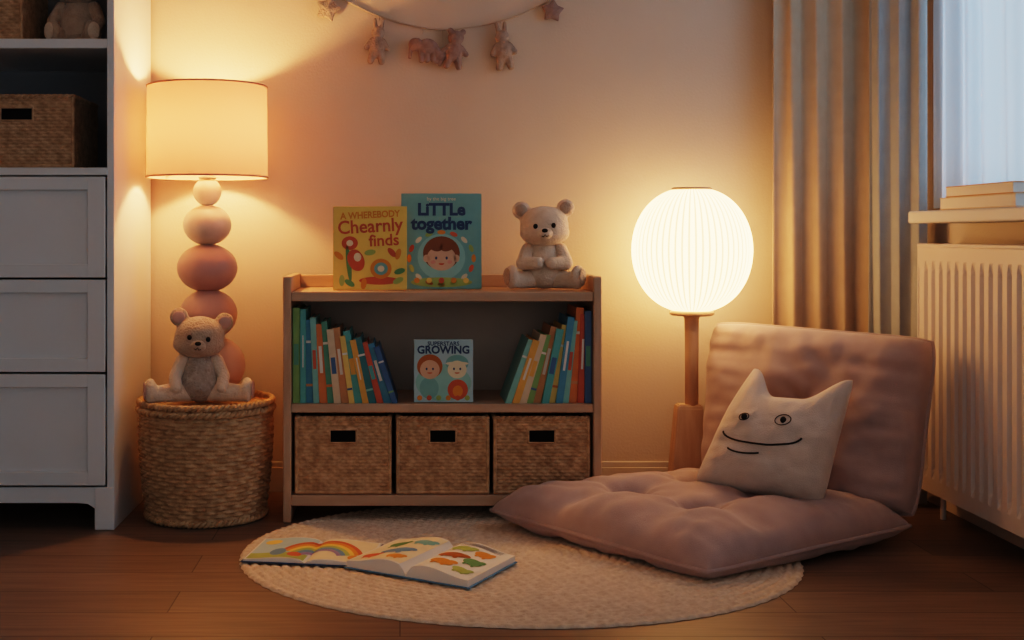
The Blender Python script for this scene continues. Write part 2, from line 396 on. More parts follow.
# ---------------------------------------------------------------- bookshelf
SX0,SX1,SY0,SY1=-0.366,0.631,-0.47,-0.11
g=group('bookshelf',((SX0+SX1)/2,(SY0+SY1)/2,0),absolute=True)
box('side_left',SX0,SX0+0.026,SY0,SY1,0,0.77,M['oakv'],g,0.004)
box('side_right',SX1-0.026,SX1,SY0,SY1,0,0.77,M['oakv'],g,0.004)
box('top_board',SX0+0.026,SX1-0.026,SY0+0.004,SY1,0.692,0.722,M['oak'],g)
box('middle_board',SX0+0.026,SX1-0.026,SY0+0.004,SY1,0.344,0.371,M['oak'],g)
box('bottom_board',SX0+0.026,SX1-0.026,SY0+0.004,SY1,0.052,0.086,M['oak'],g)
box('back_panel',SX0+0.026,SX1-0.026,SY1-0.012,SY1-0.002,0.052,0.692,M['panel'],g,0)
box('back_lip',SX0+0.026,SX1-0.026,SY1-0.016,SY1,0.722,0.765,M['oak'],g)
wx=[(-0.330,-0.027),(-0.012,0.280),(0.293,0.596)]
for k,(a,b) in enumerate(wx):
    wicker_box('storage_basket' + ('' if k==0 else '.%03d'%k), a,b,SY0+0.012,SY1-0.03,0.0875,0.332,M['wick'],hw=0.042,hh=0.042)

# books on the shelf (one object per mass)
pal=[(0.06,0.22,0.25),(0.14,0.36,0.27),(0.62,0.15,0.09),(0.09,0.18,0.34),(0.78,0.44,0.12),(0.14,0.44,0.44),(0.72,0.58,0.42),(0.26,0.42,0.17),
     (0.76,0.26,0.10),(0.11,0.33,0.48),(0.84,0.62,0.22),(0.50,0.10,0.09),(0.27,0.54,0.50),(0.64,0.33,0.17)]
pm=[mat('book_cover_%d'%i,c,0.45,tuple(x*0.9 for x in c),30) for i,c in enumerate(pal)]
def shelf_book(parent,idx,xb,th,h,dep,lean,y0,z0,material,sgn=1):
    R=Matrix.Translation((xb,y0,z0))@Matrix.Rotation(lean,4,'Y')
    def bx(n,x0,x1,yy0,yy1,zz0,zz1,m,bev):
        o=box(n,x0,x1,yy0,yy1,zz0,zz1,m,parent,bev)
        o.data.transform(R); return o
    if lean>0 or (lean==0 and sgn>0): a,b=0,th
    else: a,b=-th,0
    ct=0.0022
    bx('book_%d_cover_a'%idx,a,a+ct,0,dep,0,h,material,0.0006)
    bx('book_%d_cover_b'%idx,b-ct,b,0,dep,0,h,material,0.0006)
    bx('book_%d_spine'%idx,a,b,-0.001,0.003,0,h,material,0.0012)
    bx('book_%d_pages'%idx,a+ct,b-ct,0.003,dep-0.004,0.003,h-0.004,M['paper'],0)
    if idx%3==0:
        bx('book_%d_band'%idx,a+0.0005,b-0.0005,-0.0016,0,h*0.72,h*0.75,M['paper'],0)
        bx('book_%d_band2'%idx,a+0.0005,b-0.0005,-0.0016,0,h*0.2,h*0.23,pm[(idx*3+4)%14],0)
    elif idx%3==1:
        bx('book_%d_label'%idx,a+0.004,b-0.004,-0.0016,0,h*0.40,h*0.62,pm[(idx*5+10)%14],0)
    else:
        bx('book_%d_title'%idx,a+0.0075,b-0.0075,-0.0016,0,h*0.38,h*0.72,M['paper'],0)
g=group('book_row',(-0.2,-0.4,0.371),absolute=True)
ths=[0.023,0.018,0.022,0.018,0.025,0.019,0.022,0.024,0.017,0.023,0.019,0.023,0.020,0.024,0.018]
hs=[0.30,0.296,0.262,0.27,0.25,0.258,0.235,0.24,0.215,0.232,0.205,0.215,0.20,0.198,0.19]
lean=[0,0,-0.02,-0.04,-0.06,-0.08,-0.10,-0.12,-0.14,-0.17,-0.20,-0.23,-0.26,-0.29,-0.32]
x=-0.3385
cols=[7,5,9,12,8,1,6,13,10,5,4,0,2,9,3]
for i in range(15):
    L=lean[i]; x+=ths[i]/math.cos(L)+0.0008
    shelf_book(g,i+1,x,ths[i],hs[i],0.2,L,-0.445+random.uniform(-0.006,0.010),0.3715,pm[cols[i]],-1)
g=group('book_row.001',(0.45,-0.4,0.371),absolute=True)
ths=[0.022,0.022,0.025,0.018,0.022,0.02,0.023,0.024,0.019,0.021,0.022,0.020]
hs=[0.29,0.28,0.302,0.262,0.275,0.25,0.24,0.248,0.225,0.228,0.212,0.215]
lean=[0.0,0.04,0.08,0.11,0.14,0.17,0.20,0.23,0.26,0.29,0.32,0.35]
cols=[3,2,8,12,9,10,5,13,7,6,4,12]
x=0.6035
for i in range(12):
    L=lean[i]; x-=ths[i]/math.cos(L)+0.0008
    shelf_book(g,i+1,x,ths[i],hs[i],0.2,L,-0.445+random.uniform(-0.006,0.010),0.3715,pm[cols[i]],1)

# cover art helpers
def disc(name,cx,cz,rx,rz,y,material,parent,rot=0,n=28,a0=0,a1=2*pi):
    vs=[(cx,y,cz)];fs=[]
    for i in range(n+1):
        a=a0+(a1-a0)*i/n; px=rx*math.cos(a); pz=rz*math.sin(a)
        vs.append((cx+px*math.cos(rot)-pz*math.sin(rot),y,cz+px*math.sin(rot)+pz*math.cos(rot)))
    for i in range(n): fs.append((0,i+1,i+2))
    return mesh_obj(name,vs,fs,material,parent,False)
C={k:flat('ink_'+k,v) for k,v in dict(yellow=(0.88,0.62,0.17),teal=(0.22,0.45,0.44),dteal=(0.03,0.14,0.16),red=(0.62,0.14,0.07),orange=(0.75,0.30,0.06),
   skin=(0.74,0.47,0.32),hair=(0.25,0.10,0.05),ginger=(0.45,0.15,0.05),green=(0.15,0.32,0.14),lteal=(0.32,0.58,0.54),cream=(0.80,0.70,0.50),pink=(0.75,0.35,0.28),navy=(0.05,0.09,0.18),
   blue=(0.15,0.30,0.45),lime=(0.40,0.48,0.15),sky=(0.45,0.62,0.66),violet=(0.32,0.25,0.45)).items()}
def board_book(name,loc,w,h,th,rotz,lean,material):
    g=group(name,loc,(-lean,0,rotz))
    box('front_cover',-w/2,w/2,-th/2,-th/2+0.003,0,h,material,g,0.0012)
    box('back_cover',-w/2,w/2,th/2-0.003,th/2,0,h,material,g,0.0012)
    box('spine',-w/2,-w/2+0.003,-th/2,th/2,0,h,material,g,0.0012)
    box('pages',-w/2+0.003,w/2-0.003,-th/2+0.003,th/2-0.003,0.003,h-0.003,M['paper'],g,0)
    return g
th=0.024; yf=-th/2-0.0006
g=board_book('picture_book',(-0.096,-0.37,0.7235),0.236,0.268,th,0.0,0.05,C['yellow'])
text_part('title_1','A WHEREBODY',0.030,(0.0,yf,0.240),C['orange'],g,bold=0.0008,rot=(pi/2,-0.05,0),xs=0.9)
text_part('title_2','Chearnly',0.060,(0.0,yf,0.203),C['red'],g,bold=0.001,rot=(pi/2,-0.06,0),xs=0.95)
text_part('title_3','finds',0.052,(0.045,yf,0.158),C['red'],g,bold=0.001,rot=(pi/2,-0.05,0))
disc('flower',-0.065,0.150,0.026,0.022,yf,C['red'],g); disc('flower_mid',-0.065,0.150,0.011,0.010,yf-0.0004,C['cream'],g)
disc('stem',-0.068,0.085,0.008,0.060,yf,C['green'],g,0.1); disc('bug_body',-0.045,0.095,0.026,0.036,yf-0.0003,C['red'],g,0.4); disc('bug_face',-0.040,0.105,0.012,0.014,yf-0.0006,C['cream'],g)
disc('snail_shell',0.035,0.068,0.034,0.032,yf-0.0003,C['orange'],g); disc('snail_in',0.035,0.068,0.022,0.020,yf-0.0006,C['teal'],g); disc('snail_core',0.035,0.068,0.011,0.010,yf-0.0009,C['cream'],g); disc('snail_body',0.03,0.03,0.065,0.013,yf,C['red'],g)
for i,(a,b,c) in enumerate([(-0.09,0.03,'lime'),(-0.065,0.022,'green'),(0.09,0.03,'lime'),(-0.02,0.02,'orange'),(-0.100,0.11,'orange'),(0.095,0.06,'green'),(0.09,0.115,'orange'),(0.07,0.12,'red'),(0.0,0.12,'lime')]): disc('leaf_%d'%i,a,b,0.009,0.018,yf-0.0002,C[c],g,i)
th=0.026; yf=-th/2-0.0006
g=board_book('picture_book.001',(0.135,-0.30,0.7235),0.262,0.312,th,0.0,0.04,C['teal'])
text_part('title_1','LiTTLe',0.054,(0.0,yf,0.258),C['navy'],g,bold=0.0022)
text_part('title_2','together',0.056,(0.0,yf,0.212),C['navy'],g,bold=0.0022)
text_part('author','by the big tree',0.016,(0.0,yf,0.294),C['cream'],g)
disc('bush',0.0,0.105,0.078,0.075,yf,C['lteal'],g)
disc('hair',0.0,0.117,0.060,0.055,yf-0.0003,C['hair'],g); disc('face',0.0,0.100,0.048,0.040,yf-0.0006,C['skin'],g)
disc('ear_a',-0.049,0.100,0.010,0.012,yf-0.0006,C['skin'],g); disc('ear_b',0.049,0.100,0.010,0.012,yf-0.0006,C['skin'],g)
for sx in (-1,1):
    disc('eye',sx*0.017,0.101,0.0036,0.005,yf-0.001,C['navy'],g); disc('cheek',sx*0.027,0.088,0.008,0.006,yf-0.0009,C['pink'],g); disc('curl',sx*0.02,0.142,0.026,0.018,yf-0.0009,C['hair'],g,sx*0.4)
disc('mouth',0,0.084,0.009,0.006,yf-0.001,C['red'],g,a0=pi,a1=2*pi)
for i in range(16):
    a=2*pi*i/16; disc('leaf_%d'%i,0.105*math.cos(a),0.10+0.085*math.sin(a),0.007,0.013,yf-0.0002,C[['orange','lime','cream','red'][i%4]],g,a)
disc('ground',0.0,0.022,0.10,0.016,yf-0.0002,C['lime'],g)
for i in range(5): disc('bloom_%d'%i,-0.08+i*0.04,0.028,0.009,0.009,yf-0.0006,C[['orange','yellow','red'][i%3]],g)
th=0.022; yf=-th/2-0.0006
g=board_book('picture_book.002',(0.137,-0.428,0.3725),0.187,0.197,th,0.0,0.03,C['sky'])
text_part('title_1','SUPERSTARS',0.018,(0.0,yf,0.184),C['navy'],g,bold=0.0004)
text_part('title_2','GROWING',0.034,(0.0,yf,0.164),C['navy'],g,bold=0.001,xs=0.98)
disc('bg',0.0,0.062,0.088,0.058,yf,C['lteal'],g)
disc('child_a_hair',-0.043,0.113,0.040,0.038,yf-0.0003,C['ginger'],g); disc('child_a_face',-0.043,0.103,0.031,0.030,yf-0.0006,C['skin'],g)
disc('child_b_hat',0.043,0.123,0.036,0.026,yf-0.0003,C['teal'],g); disc('child_b_face',0.043,0.103,0.030,0.028,yf-0.0006,C['cream'],g); disc('hat_brim',0.043,0.122,0.036,0.006,yf-0.0009,C['cream'],g)
for cx in (-0.043,0.043):
    disc('eye_a',cx-0.010,0.105,0.003,0.004,yf-0.001,C['navy'],g); disc('eye_b',cx+0.010,0.105,0.003,0.004,yf-0.001,C['navy'],g); disc('smile',cx,0.094,0.008,0.004,yf-0.001,C['red'],g,a0=pi,a1=2*pi)
disc('body_a',-0.045,0.045,0.030,0.034,yf-0.0003,C['teal'],g); disc('body_b',0.045,0.040,0.032,0.032,yf-0.0003,C['red'],g); disc('tummy',0.045,0.035,0.016,0.018,yf-0.0006,C['orange'],g)
for i in range(6): disc('flower_%d'%i,-0.075+i*0.03,0.014,0.008,0.008,yf-0.0008,C[['orange','red','lime'][i%3]],g)

# books on sill
g=group('book_stack',(1.66,-0.80,WZ0),absolute=True)
zb=WZ0+0.0005
for nm,x0,x1,y0,y1,h,m in (('lower',1.628,1.702,-1.05,-0.60,0.036,pm[6]),('upper',1.632,1.700,-1.03,-0.63,0.032,pm[13])):
    box(nm+'_cover',x0,x1,y0,y1,zb,zb+0.003,m,g,0.001); box(nm+'_pages',x0+0.0004,x1-0.002,y0+0.004,y1-0.004,zb+0.003,zb+h-0.003,M['paper'],g,0)
    box(nm+'_top',x0,x1,y0,y1,zb+h-0.003,zb+h,m,g,0.001); box(nm+'_spine',x1-0.003,x1,y0,y1,zb,zb+h,m,g,0.001); zb+=h+0.0005

# ---------------------------------------------------------------- teddies
def teddy(name, loc, S, rotz, head_m, body_m, limb_m, inner_m, spread=0.27, fwd=0.26, hug=False, headtilt=0.0):
    g=group(name,loc,(0,0,rotz)); 
    def rm(bm,nm,m):
        o=bm_obj(nm,bm,m,g); r=o.modifiers.new('r','REMESH'); r.mode='VOXEL'; r.voxel_size=0.016*S; r.use_smooth_shade=True
        s=o.modifiers.new('s','SMOOTH'); s.factor=0.6; s.iterations=4
        return o
    s=S
    def v(x,y,z): return (x*s,y*s,z*s)
    bm=bmesh.new()
    add_ell(bm,v(0,0,0.27),v(0.20,0.165,0.25)); add_ell(bm,v(0,-0.03,0.18),v(0.215,0.18,0.18)); add_ell(bm,v(0,0,0.46),v(0.13,0.11,0.10))
    rm(bm,'torso',body_m)
    Rt=Matrix.Rotation(headtilt,4,'Y')
    hc=Vector(v(0,-0.02,0.665))
    def hp(x,y,z): 
        p=Rt@Vector((x*s,y*s,z*s)); return hc+p
    bm=bmesh.new()
    add_ell(bm,hp(0,0,0.01),v(0.262,0.205,0.215)); add_ell(bm,hp(0,-0.02,-0.06),v(0.268,0.20,0.150))
    for sx in (-1,1): add_ell(bm,hp(sx*0.235,0.01,0.190),v(0.100,0.045,0.100))
    rm(bm,'head',head_m)
    for sx in (-1,1):
        ell('inner_ear',hp(sx*0.237,-0.028,0.190),v(0.066,0.018,0.066),inner_m,g)
        ell('eye',hp(sx*0.095,-0.198,0.01),v(0.024,0.016,0.027),M['black'],g)
    ell('snout',hp(0,-0.185,-0.07),v(0.088,0.068,0.064),head_m,g)
    ell('nose',hp(0,-0.248,-0.04),v(0.032,0.014,0.022),M['black'],g)
    tube('mouth',[hp(-0.035,-0.238,-0.095),hp(-0.015,-0.250,-0.105),hp(0,-0.253,-0.08),hp(0.015,-0.250,-0.105),hp(0.035,-0.238,-0.095)],0.004*s,M['black'],g)
    for i,sx in enumerate((-1,1)):
        bm=bmesh.new()
        if hug: add_limb(bm,v(sx*0.17,-0.02,0.42),v(sx*0.23,-0.15,0.28),0.08*s,0.075*s); add_limb(bm,v(sx*0.23,-0.15,0.28),v(sx*0.07,-0.22,0.28),0.075*s,0.07*s)
        else: add_limb(bm,v(sx*0.17,-0.01,0.42),v(sx*0.25,-0.08,0.27),0.08*s,0.066*s); add_limb(bm,v(sx*0.25,-0.08,0.27),v(sx*0.23,-0.17,0.17),0.066*s,0.066*s)
        rm(bm,'arm_%d'%(i+1),limb_m)
        bm=bmesh.new()
        add_limb(bm,v(sx*0.12,-0.05,0.12),v(sx*spread,-fwd,0.095),0.115*s,0.085*s)
        d=Vector((sx*(spread-0.12),-(fwd-0.05),0)).normalized(); ang=math.atan2(d.x,-d.y)
        R=Matrix.Rotation(ang,4,'Z')
        add_ell(bm,v(sx*spread+d.x*0.02,-fwd+d.y*0.02,0.135),v(0.098,0.065,0.132),R)
        rm(bm,'leg_%d'%(i+1),limb_m)
        c=Vector(v(sx*spread+d.x*0.082,-fwd+d.y*0.082,0.14))
        ell('sole_%d'%(i+1),c,v(0.066,0.012,0.092),inner_m,g,R)
    return g
teddy('teddy_bear',(0.471,-0.30,0.7235),0.305,-0.1,M['cream'],M['cream'],M['cream'],M['tan'],spread=0.33,fwd=0.20,hug=True,headtilt=-0.05)
g=teddy('teddy_bear.001',(-0.635,-0.415,0.372),0.305,0.12,M['tan'],M['knit'],M['cream'],M['pinkp'],spread=0.47,fwd=0.14,headtilt=0.12)
teddy('teddy_bear.002',(-1.035,-0.36,1.5015),0.30,0.0,M['tan'],M['tan'],M['tan'],M['cream'],spread=0.20,fwd=0.2)

# ---------------------------------------------------------------- round basket (left)
BX,BY,BR,BRb,BH=-0.6226,-0.360,0.210,0.186,0.372
g=group('laundry_basket',(BX,BY,0))
nrow=30; stn=40; nu=stn*8; nv=nrow*4+1; vs=[]
def bas_r(z): t=z/BH; return BRb+(BR-BRb)*t+0.010*math.sin(pi*t)
for j in range(nv):
    z=BH*j/(nv-1)
    for i in range(nu):
        a=2*pi*i/nu; r=bas_r(z)-0.005+weave(i/8.0,min(z,BH-1e-6)+1e-7,BH/nrow,2.0,0.011)
        vs.append((r*math.cos(a),r*math.sin(a),z+0.002))
mesh_obj('weave',vs,grid_faces(nu,nv,0,False,True),M['wickl'],g)
lathe('inside',[(BRb-0.012,0.006),(BR-0.012,BH)],M['wickd'],g)
for (zz,rr) in ((BH-0.002,BR),(0.012,BRb+0.002),(BH-0.024,BR+0.003)):
    braid('rim' if zz>0.1 else 'foot',[(rr*math.cos(2*pi*i/360),rr*math.sin(2*pi*i/360),zz) for i in range(360)],0.0085,M['wickl'],g,twist=36,cyclic=True)
lathe('lid',[(BR-0.004,0.352),(BR-0.02,0.362),(0.12,0.367),(0.0005,0.369)],M['wickl'],g)
lathe('bottom',[(0.0005,0.004),(BRb-0.006,0.004)],M['wickd'],g)

# ---------------------------------------------------------------- stacked ball lamp
LX,LY=-0.639,-0.240
g=group('table_lamp',(LX,LY,0.370))
mb=[mat('ball_blush',(0.70,0.53,0.50),0.45,nscale=10),mat('ball_terracotta',(0.54,0.36,0.34),0.45,nscale=10),mat('ball_rose',(0.44,0.29,0.29),0.4,nscale=10),
    mat('ball_stone',(0.58,0.51,0.47),0.35,(0.44,0.38,0.35),14),mat('ball_cream',(0.80,0.72,0.62),0.4,nscale=10)]
z0=0.370
def ball(n,z,rx,rz,m,cx=0):
    ell('ball_%d'%n,(cx,0,z-z0),(rx,rx,rz),m,g)
ball(1,0.468,0.096,0.094,mb[0],0.030); ball(2,0.638,0.096,0.083,mb[1],0.004); ball(3,0.791,0.100,0.080,mb[2],0); ball(4,0.933,0.080,0.067,mb[3],0); ball(5,1.043,0.047,0.047,mb[4],0)
lathe('base',[(0.0005,0.0),(0.07,0.0),(0.075,0.006),(0.06,0.012),(0.0005,0.014)],M['oak'],g)
lathe('neck',[(0.012,1.08-z0),(0.028,1.085-z0),(0.03,1.092-z0),(0.014,1.098-z0),(0.012,1.14-z0),(0.018,1.142-z0),(0.018,1.19-z0),(0.0005,1.19-z0)],M['metal'],g,24)
shade=translucent_mat('shade_linen',(0.74,0.46,0.38),(0.30,0.165,0.125),0.42)
SH=0.199
lathe('shade',[(SH,1.090-z0),(SH-0.0025,1.392-z0)],shade,g,96)
for zz,rr in ((1.091,SH),(1.391,SH-0.0025)):
    tube('shade_rim',[(rr*math.cos(2*pi*i/72),rr*math.sin(2*pi*i/72),zz-z0) for i in range(72)],0.003,shade,g,True)
for k in range(3):
    a=2*pi*k/3+0.4; tube('spider_%d'%k,[(0.015*math.cos(a),0.015*math.sin(a),1.15-z0),((SH-.001)*math.cos(a),(SH-.001)*math.sin(a),1.10-z0)],0.002,M['metal'],g)
bulb=bpy.data.materials.new('bulb_glow'); bulb.use_nodes=True
bb=bulb.node_tree.nodes['Principled BSDF']; bb.inputs['Emission Color'].default_value=(1,0.62,0.30,1); bb.inputs['Emission Strength'].default_value=30
ell('bulb',(0,0,1.180-z0),(0.030,0.030,0.040),bulb,g)
ld=bpy.data.lights.new('lamp_bulb_light','POINT'); ld.energy=29; ld.color=(1,0.47,0.155); ld.shadow_soft_size=0.035
lo=bpy.data.objects.new('lamp_bulb_light',ld); link(lo,g); lo.location=(0,0,1.255-z0)

# ---------------------------------------------------------------- lantern floor lamp
g=group('floor_lamp',(0.973,-0.217,0))
lan=bpy.data.materials.new('pleated_paper_glow'); lan.use_nodes=True
nt=lan.node_tree; nt.nodes.clear(); o=nt.nodes.new('ShaderNodeOutputMaterial')
em=nt.nodes.new('ShaderNodeEmission'); df=nt.nodes.new('ShaderNodeBsdfDiffuse'); df.inputs['Color'].default_value=(0.8,0.7,0.55,1)
ad=nt.nodes.new('ShaderNodeAddShader')
tc=nt.nodes.new('ShaderNodeTexCoord'); sp=nt.nodes.new('ShaderNodeSeparateXYZ'); nt.links.new(tc.outputs['Object'],sp.inputs[0])
at=nt.nodes.new('ShaderNodeMath'); at.operation='ARCTAN2'; nt.links.new(sp.outputs['Y'],at.inputs[0]); nt.links.new(sp.outputs['X'],at.inputs[1])
mu=nt.nodes.new('ShaderNodeMath'); mu.operation='MULTIPLY'; mu.inputs[1].default_value=56; nt.links.new(at.outputs[0],mu.inputs[0])
co=nt.nodes.new('ShaderNodeMath'); co.operation='COSINE'; nt.links.new(mu.outputs[0],co.inputs[0])
mr=nt.nodes.new('ShaderNodeMapRange'); mr.inputs['From Min'].default_value=-1; mr.inputs['From Max'].default_value=-0.2; mr.inputs['To Min'].default_value=0.34; mr.inputs['To Max'].default_value=1.0
nt.links.new(co.outputs[0],mr.inputs['Value'])
ms=nt.nodes.new('ShaderNodeMath'); ms.operation='MULTIPLY'; ms.inputs[1].default_value=9.0; nt.links.new(mr.outputs[0],ms.inputs[0])
em.inputs['Color'].default_value=(1,0.50,0.19,1); nt.links.new(ms.outputs[0],em.inputs['Strength'])
nt.links.new(em.outputs[0],ad.inputs[0]); nt.links.new(df.outputs[0],ad.inputs[1]); nt.links.new(ad.outputs[0],o.inputs['Surface'])
vs=[];seg=56*6;nz=40;rz=0.204;zc=0.850
for j in range(nz):
    ph=-pi/2+pi*(0.085+0.83*j/(nz-1))
    rr=0.195*math.copysign(abs(math.cos(ph))**0.85,1); zz=zc+rz*math.sin(ph)/math.sin(pi/2-0.085*pi)*0.985
    for i in range(seg):
        a=2*pi*i/seg; r=rr*(1+0.012*math.cos(56*a)); vs.append((r*math.cos(a),r*math.sin(a),zz))
mesh_obj('pleated_globe',vs,grid_faces(seg,nz,0,False,True),lan,g)
lathe('top_cap',[(0.0005,1.058),(0.062,1.058),(0.066,1.054),(0.066,1.049),(0.0005,1.047)],M['oak'],g,40)
lathe('bottom_cap',[(0.0005,0.648),(0.068,0.648),(0.073,0.644),(0.073,0.636),(0.066,0.632),(0.0005,0.630)],M['oak'],g,40)
lathe('stem',[(0.030,0.634),(0.024,0.62),(0.022,0.50),(0.022,0.33),(0.0005,0.33)],M['oakv'],g,32)
bm=bmesh.new()
lv=[(0.336,-0.048,0.030,0.030),(0.325,-0.052,0.032,0.034),(0.0,-0.080,0.034,0.050)]
rows=[]
for z,xa,xb,hy in lv: rows.append([bm.verts.new(p) for p in ((xa,-hy*0.8,z),(xb,-hy*0.8,z),(xb,hy,z),(xa,hy,z))])
for a,b in zip(rows[:-1],rows[1:]):
    for i in range(4): bm.faces.new((a[i],b[i],b[(i+1)%4],a[(i+1)%4]))
bm.faces.new(rows[0]); bm.faces.new(rows[-1][::-1])
bmesh.ops.bevel(bm,geom=bm.edges[:],offset=0.004,segments=2,affect='EDGES')
bm_obj('base_block',bm,M['oakv'],g,False)

# ---------------------------------------------------------------- rug
RXc,RYc,RA,RB=0.330,-0.842,0.777,0.640
nr=30; nth=720; vs=[(0,0,0.006)]; sub=5
for j in range(1,nr*sub+1):
    t=j/(nr*sub); row=(j-1)//sub; fr=(j/sub)%1.0
    hgt=abs(math.sin(pi*j/sub))**0.6
    cnt=max(6,round(2*pi*(row+0.5)/nr*0.72/0.030))
    for i in range(nth):
        a=2*pi*i/nth
        tw=0.5+0.5*math.sin(a*cnt+(fr-0.5)*2.6*(1 if row%2 else -1))
        e=1+0.0025*math.sin(90*a)*(1 if t>0.98 else 0)
        vs.append((RA*t*e*math.cos(a),RB*t*e*math.sin(a),0.002+(0.0075*hgt*(0.50+0.50*tw) if j<nr*sub else -0.0015)))
fs=[(0,1+i,1+(i+1)%nth) for i in range(nth)]
fs+=[f[::-1] for f in grid_faces(nth,nr*sub,1,True,True)]
o=mesh_obj('round_rug',vs,fs,M['rug']); o.location=(RXc,RYc,0.0005)

# ---------------------------------------------------------------- cushions
def make_surf(c00,c10,c11,c01,Tu,Td,dents=(),crease=(),pinch=0.03,pw=3.0,q=0.42,ears=None,wr=0.0025,seed=0,corner=0.08,zmin=None,folds=0.0):
    c00,c10,c11,c01=[Vector(c) for c in (c00,c10,c11,c01)]
    N=((c10-c00)+(c11-c01)).cross((c01-c00)+(c11-c10)).normalized()
    def S(u,v,side=1,off=0.0):
        uu=u*(1-pinch*(1-v*v)-corner*abs(v)**5*abs(u)**3); vv=v*(1-pinch*(1-u*u)-corner*abs(u)**5*abs(v)**3)
        a=(uu+1)/2;b=(vv+1)/2
        p=c00*(1-a)*(1-b)+c10*a*(1-b)+c11*a*b+c01*(1-a)*b
        f=max(0,1-abs(u)**pw)**q*max(0,1-abs(v)**pw)**q
        if ears and v>0:
            t=max(0,(abs(u)-0.25)/0.75)
            k=(0.5-0.5*math.cos(pi*max(0,v)**3))*(0.5-0.5*math.cos(pi*t**0.9))
            p=p+Vector(ears[0] if u<0 else ears[1])*k
        h=(Tu if side>0 else Td)*f
        if side>0:
            for (du,dv,dd,sg) in dents:
                r2=(u-du)**2+(v-dv)**2
                an=math.atan2(v-dv,u-du)
                h-=(dd*math.exp(-r2/(sg*sg))+0.010*math.sin(an*7+du*9)*math.exp(-r2/(sg*sg*2.2))*min(1,r2*60))*f
            for (ax,pos,dd,sg) in crease:
                w=(u if ax==0 else v)-pos; h-=dd*math.exp(-(w*w)/(sg*sg))*f
        if folds:
            ev=max(0,abs(v)-0.45)/0.55; eu=max(0,abs(u)-0.45)/0.55
            h+=folds*f*(ev*noise.noise(Vector((u*8+seed,v*1.2,1.3)))+eu*noise.noise(Vector((v*8+seed,u*1.2,5.1))))
        h+=f*(noise.noise(Vector((u*2.3+seed,v*2.3,side*1.7)))*wr*3+noise.noise(Vector((u*6+seed,v*6,side*2.7)))*wr*1.3)
        r=p-N*(h+off) if side<0 else p+N*(h+off)
        if zmin is not None and r.z<zmin: r.z=zmin
        return r
    return S
def cushion(name,S,material,parent,n=72,pipe=0.006,smooth=0):
    vs=[]
    T=[math.sin(pi/2*(-1+2*i/(n-1))) for i in range(n)]
    for side in (1,-1):
        for v in T:
            for u in T: vs.append(S(u,v,side))
    fs=grid_faces(n,n,0)+grid_faces(n,n,n*n,True)
    o=mesh_obj(name,vs,fs,material,parent)
    bm=bmesh.new(); bm.from_mesh(o.data); bmesh.ops.remove_doubles(bm,verts=bm.verts,dist=1e-5); bmesh.ops.recalc_face_normals(bm,faces=bm.faces); bm.to_mesh(o.data); bm.free()
    o.data.polygons.foreach_set('use_smooth',[True]*len(o.data.polygons))
    if smooth:
        s=o.modifiers.new('s','SMOOTH'); s.factor=0.5; s.iterations=smooth
    if pipe:
        L=[-1+2*i/40 for i in range(41)]
        pts=[S(u,-1) for u in L]+[S(1,v) for v in L[1:]]+[S(u,1) for u in L[::-1][1:]]+[S(-1,v) for v in L[::-1][1:-1]]
        tube(name+'_piping',pts,pipe,material,parent,True)
    return o
g=group('floor_cushion',(0.9,-0.65,0),absolute=True)
S1=make_surf((0.260,-0.555,0.062),(0.785,-1.160,0.034),(1.50,-0.735,0.055),(0.965,-0.28,0.070),0.105,0.060,
   dents=((-0.33,-0.33,0.058,0.13),(0.33,-0.33,0.058,0.13),(-0.33,0.33,0.058,0.13),(0.33,0.33,0.058,0.13)),
   crease=((0,-0.33,0.014,0.10),(0,0.33,0.014,0.10),(1,-0.33,0.014,0.10),(1,0.33,0.014,0.10)),pw=5,q=0.42,wr=0.005,seed=2,corner=0.03,zmin=0.010,folds=0.018)
cushion('seat',S1,M['mauve'],g,90,0.0065)
S2=make_surf((0.995,-0.275,0.085),(1.510,-0.715,0.070),(1.606,-0.638,0.588),(1.060,-0.175,0.610),0.125,0.068,
   dents=((0.0,0.05,0.050,0.18),),crease=((1,0.60,0.008,0.10),),pw=6,q=0.38,wr=0.007,seed=7,pinch=0.018,corner=0.045,folds=0.012)
cushion('backrest',S2,M['mauve'],g,90,0.0075)
for (u,v) in ((-0.33,-0.33),(0.33,-0.33),(-0.33,0.33),(0.33,0.33)):
    ell('button',S1(u,v,1,0.001),(0.011,0.011,0.005),M['mauve'],g)

g=group('face_pillow',(1.1,-0.6,0.13),absolute=True)
S3=make_surf((0.880,-0.600,0.145),(1.216,-0.780,0.125),(1.312,-0.715,0.412),(1.018,-0.555,0.415),0.095,0.050,
   pinch=0.02,pw=3,q=0.5,ears=((0.062,0.015,0.082),(0.022,0.0,0.070)),wr=0.004,seed=4,corner=0.05,folds=0.01)
cushion('pillow_body',S3,M['creamf'],g,80,0,smooth=8)
def on(S,pts,r,name,m): tube(name,[S(u,v,1,0.0012) for u,v in pts],r,m,g)
def arc(cu,cv,ru,rv,a0,a1,n=24): return [(cu+ru*math.cos(a0+(a1-a0)*i/n),cv+rv*math.sin(a0+(a1-a0)*i/n)) for i in range(n+1)]
on(S3,arc(-0.14,0.14,0.66,0.25,pi*1.04,pi*1.96),0.0028,'smile',M['black'])
on(S3,arc(-0.30,-0.20,0.30,0.12,pi*1.12,pi*1.78),0.0026,'chin_line',M['black'])
for nm,(eu,ev,er) in {'eye_1':(0.14,0.42,0.13),'eye_2':(-0.52,0.42,0.085)}.items():
    on(S3,arc(eu,ev,er,er*0.85,0,2*pi),0.0014,nm+'_ring',M['black'])
    ell(nm,S3(eu+0.01,ev-0.005,1,0.001),(0.009,0.006,0.010),M['black'],g)

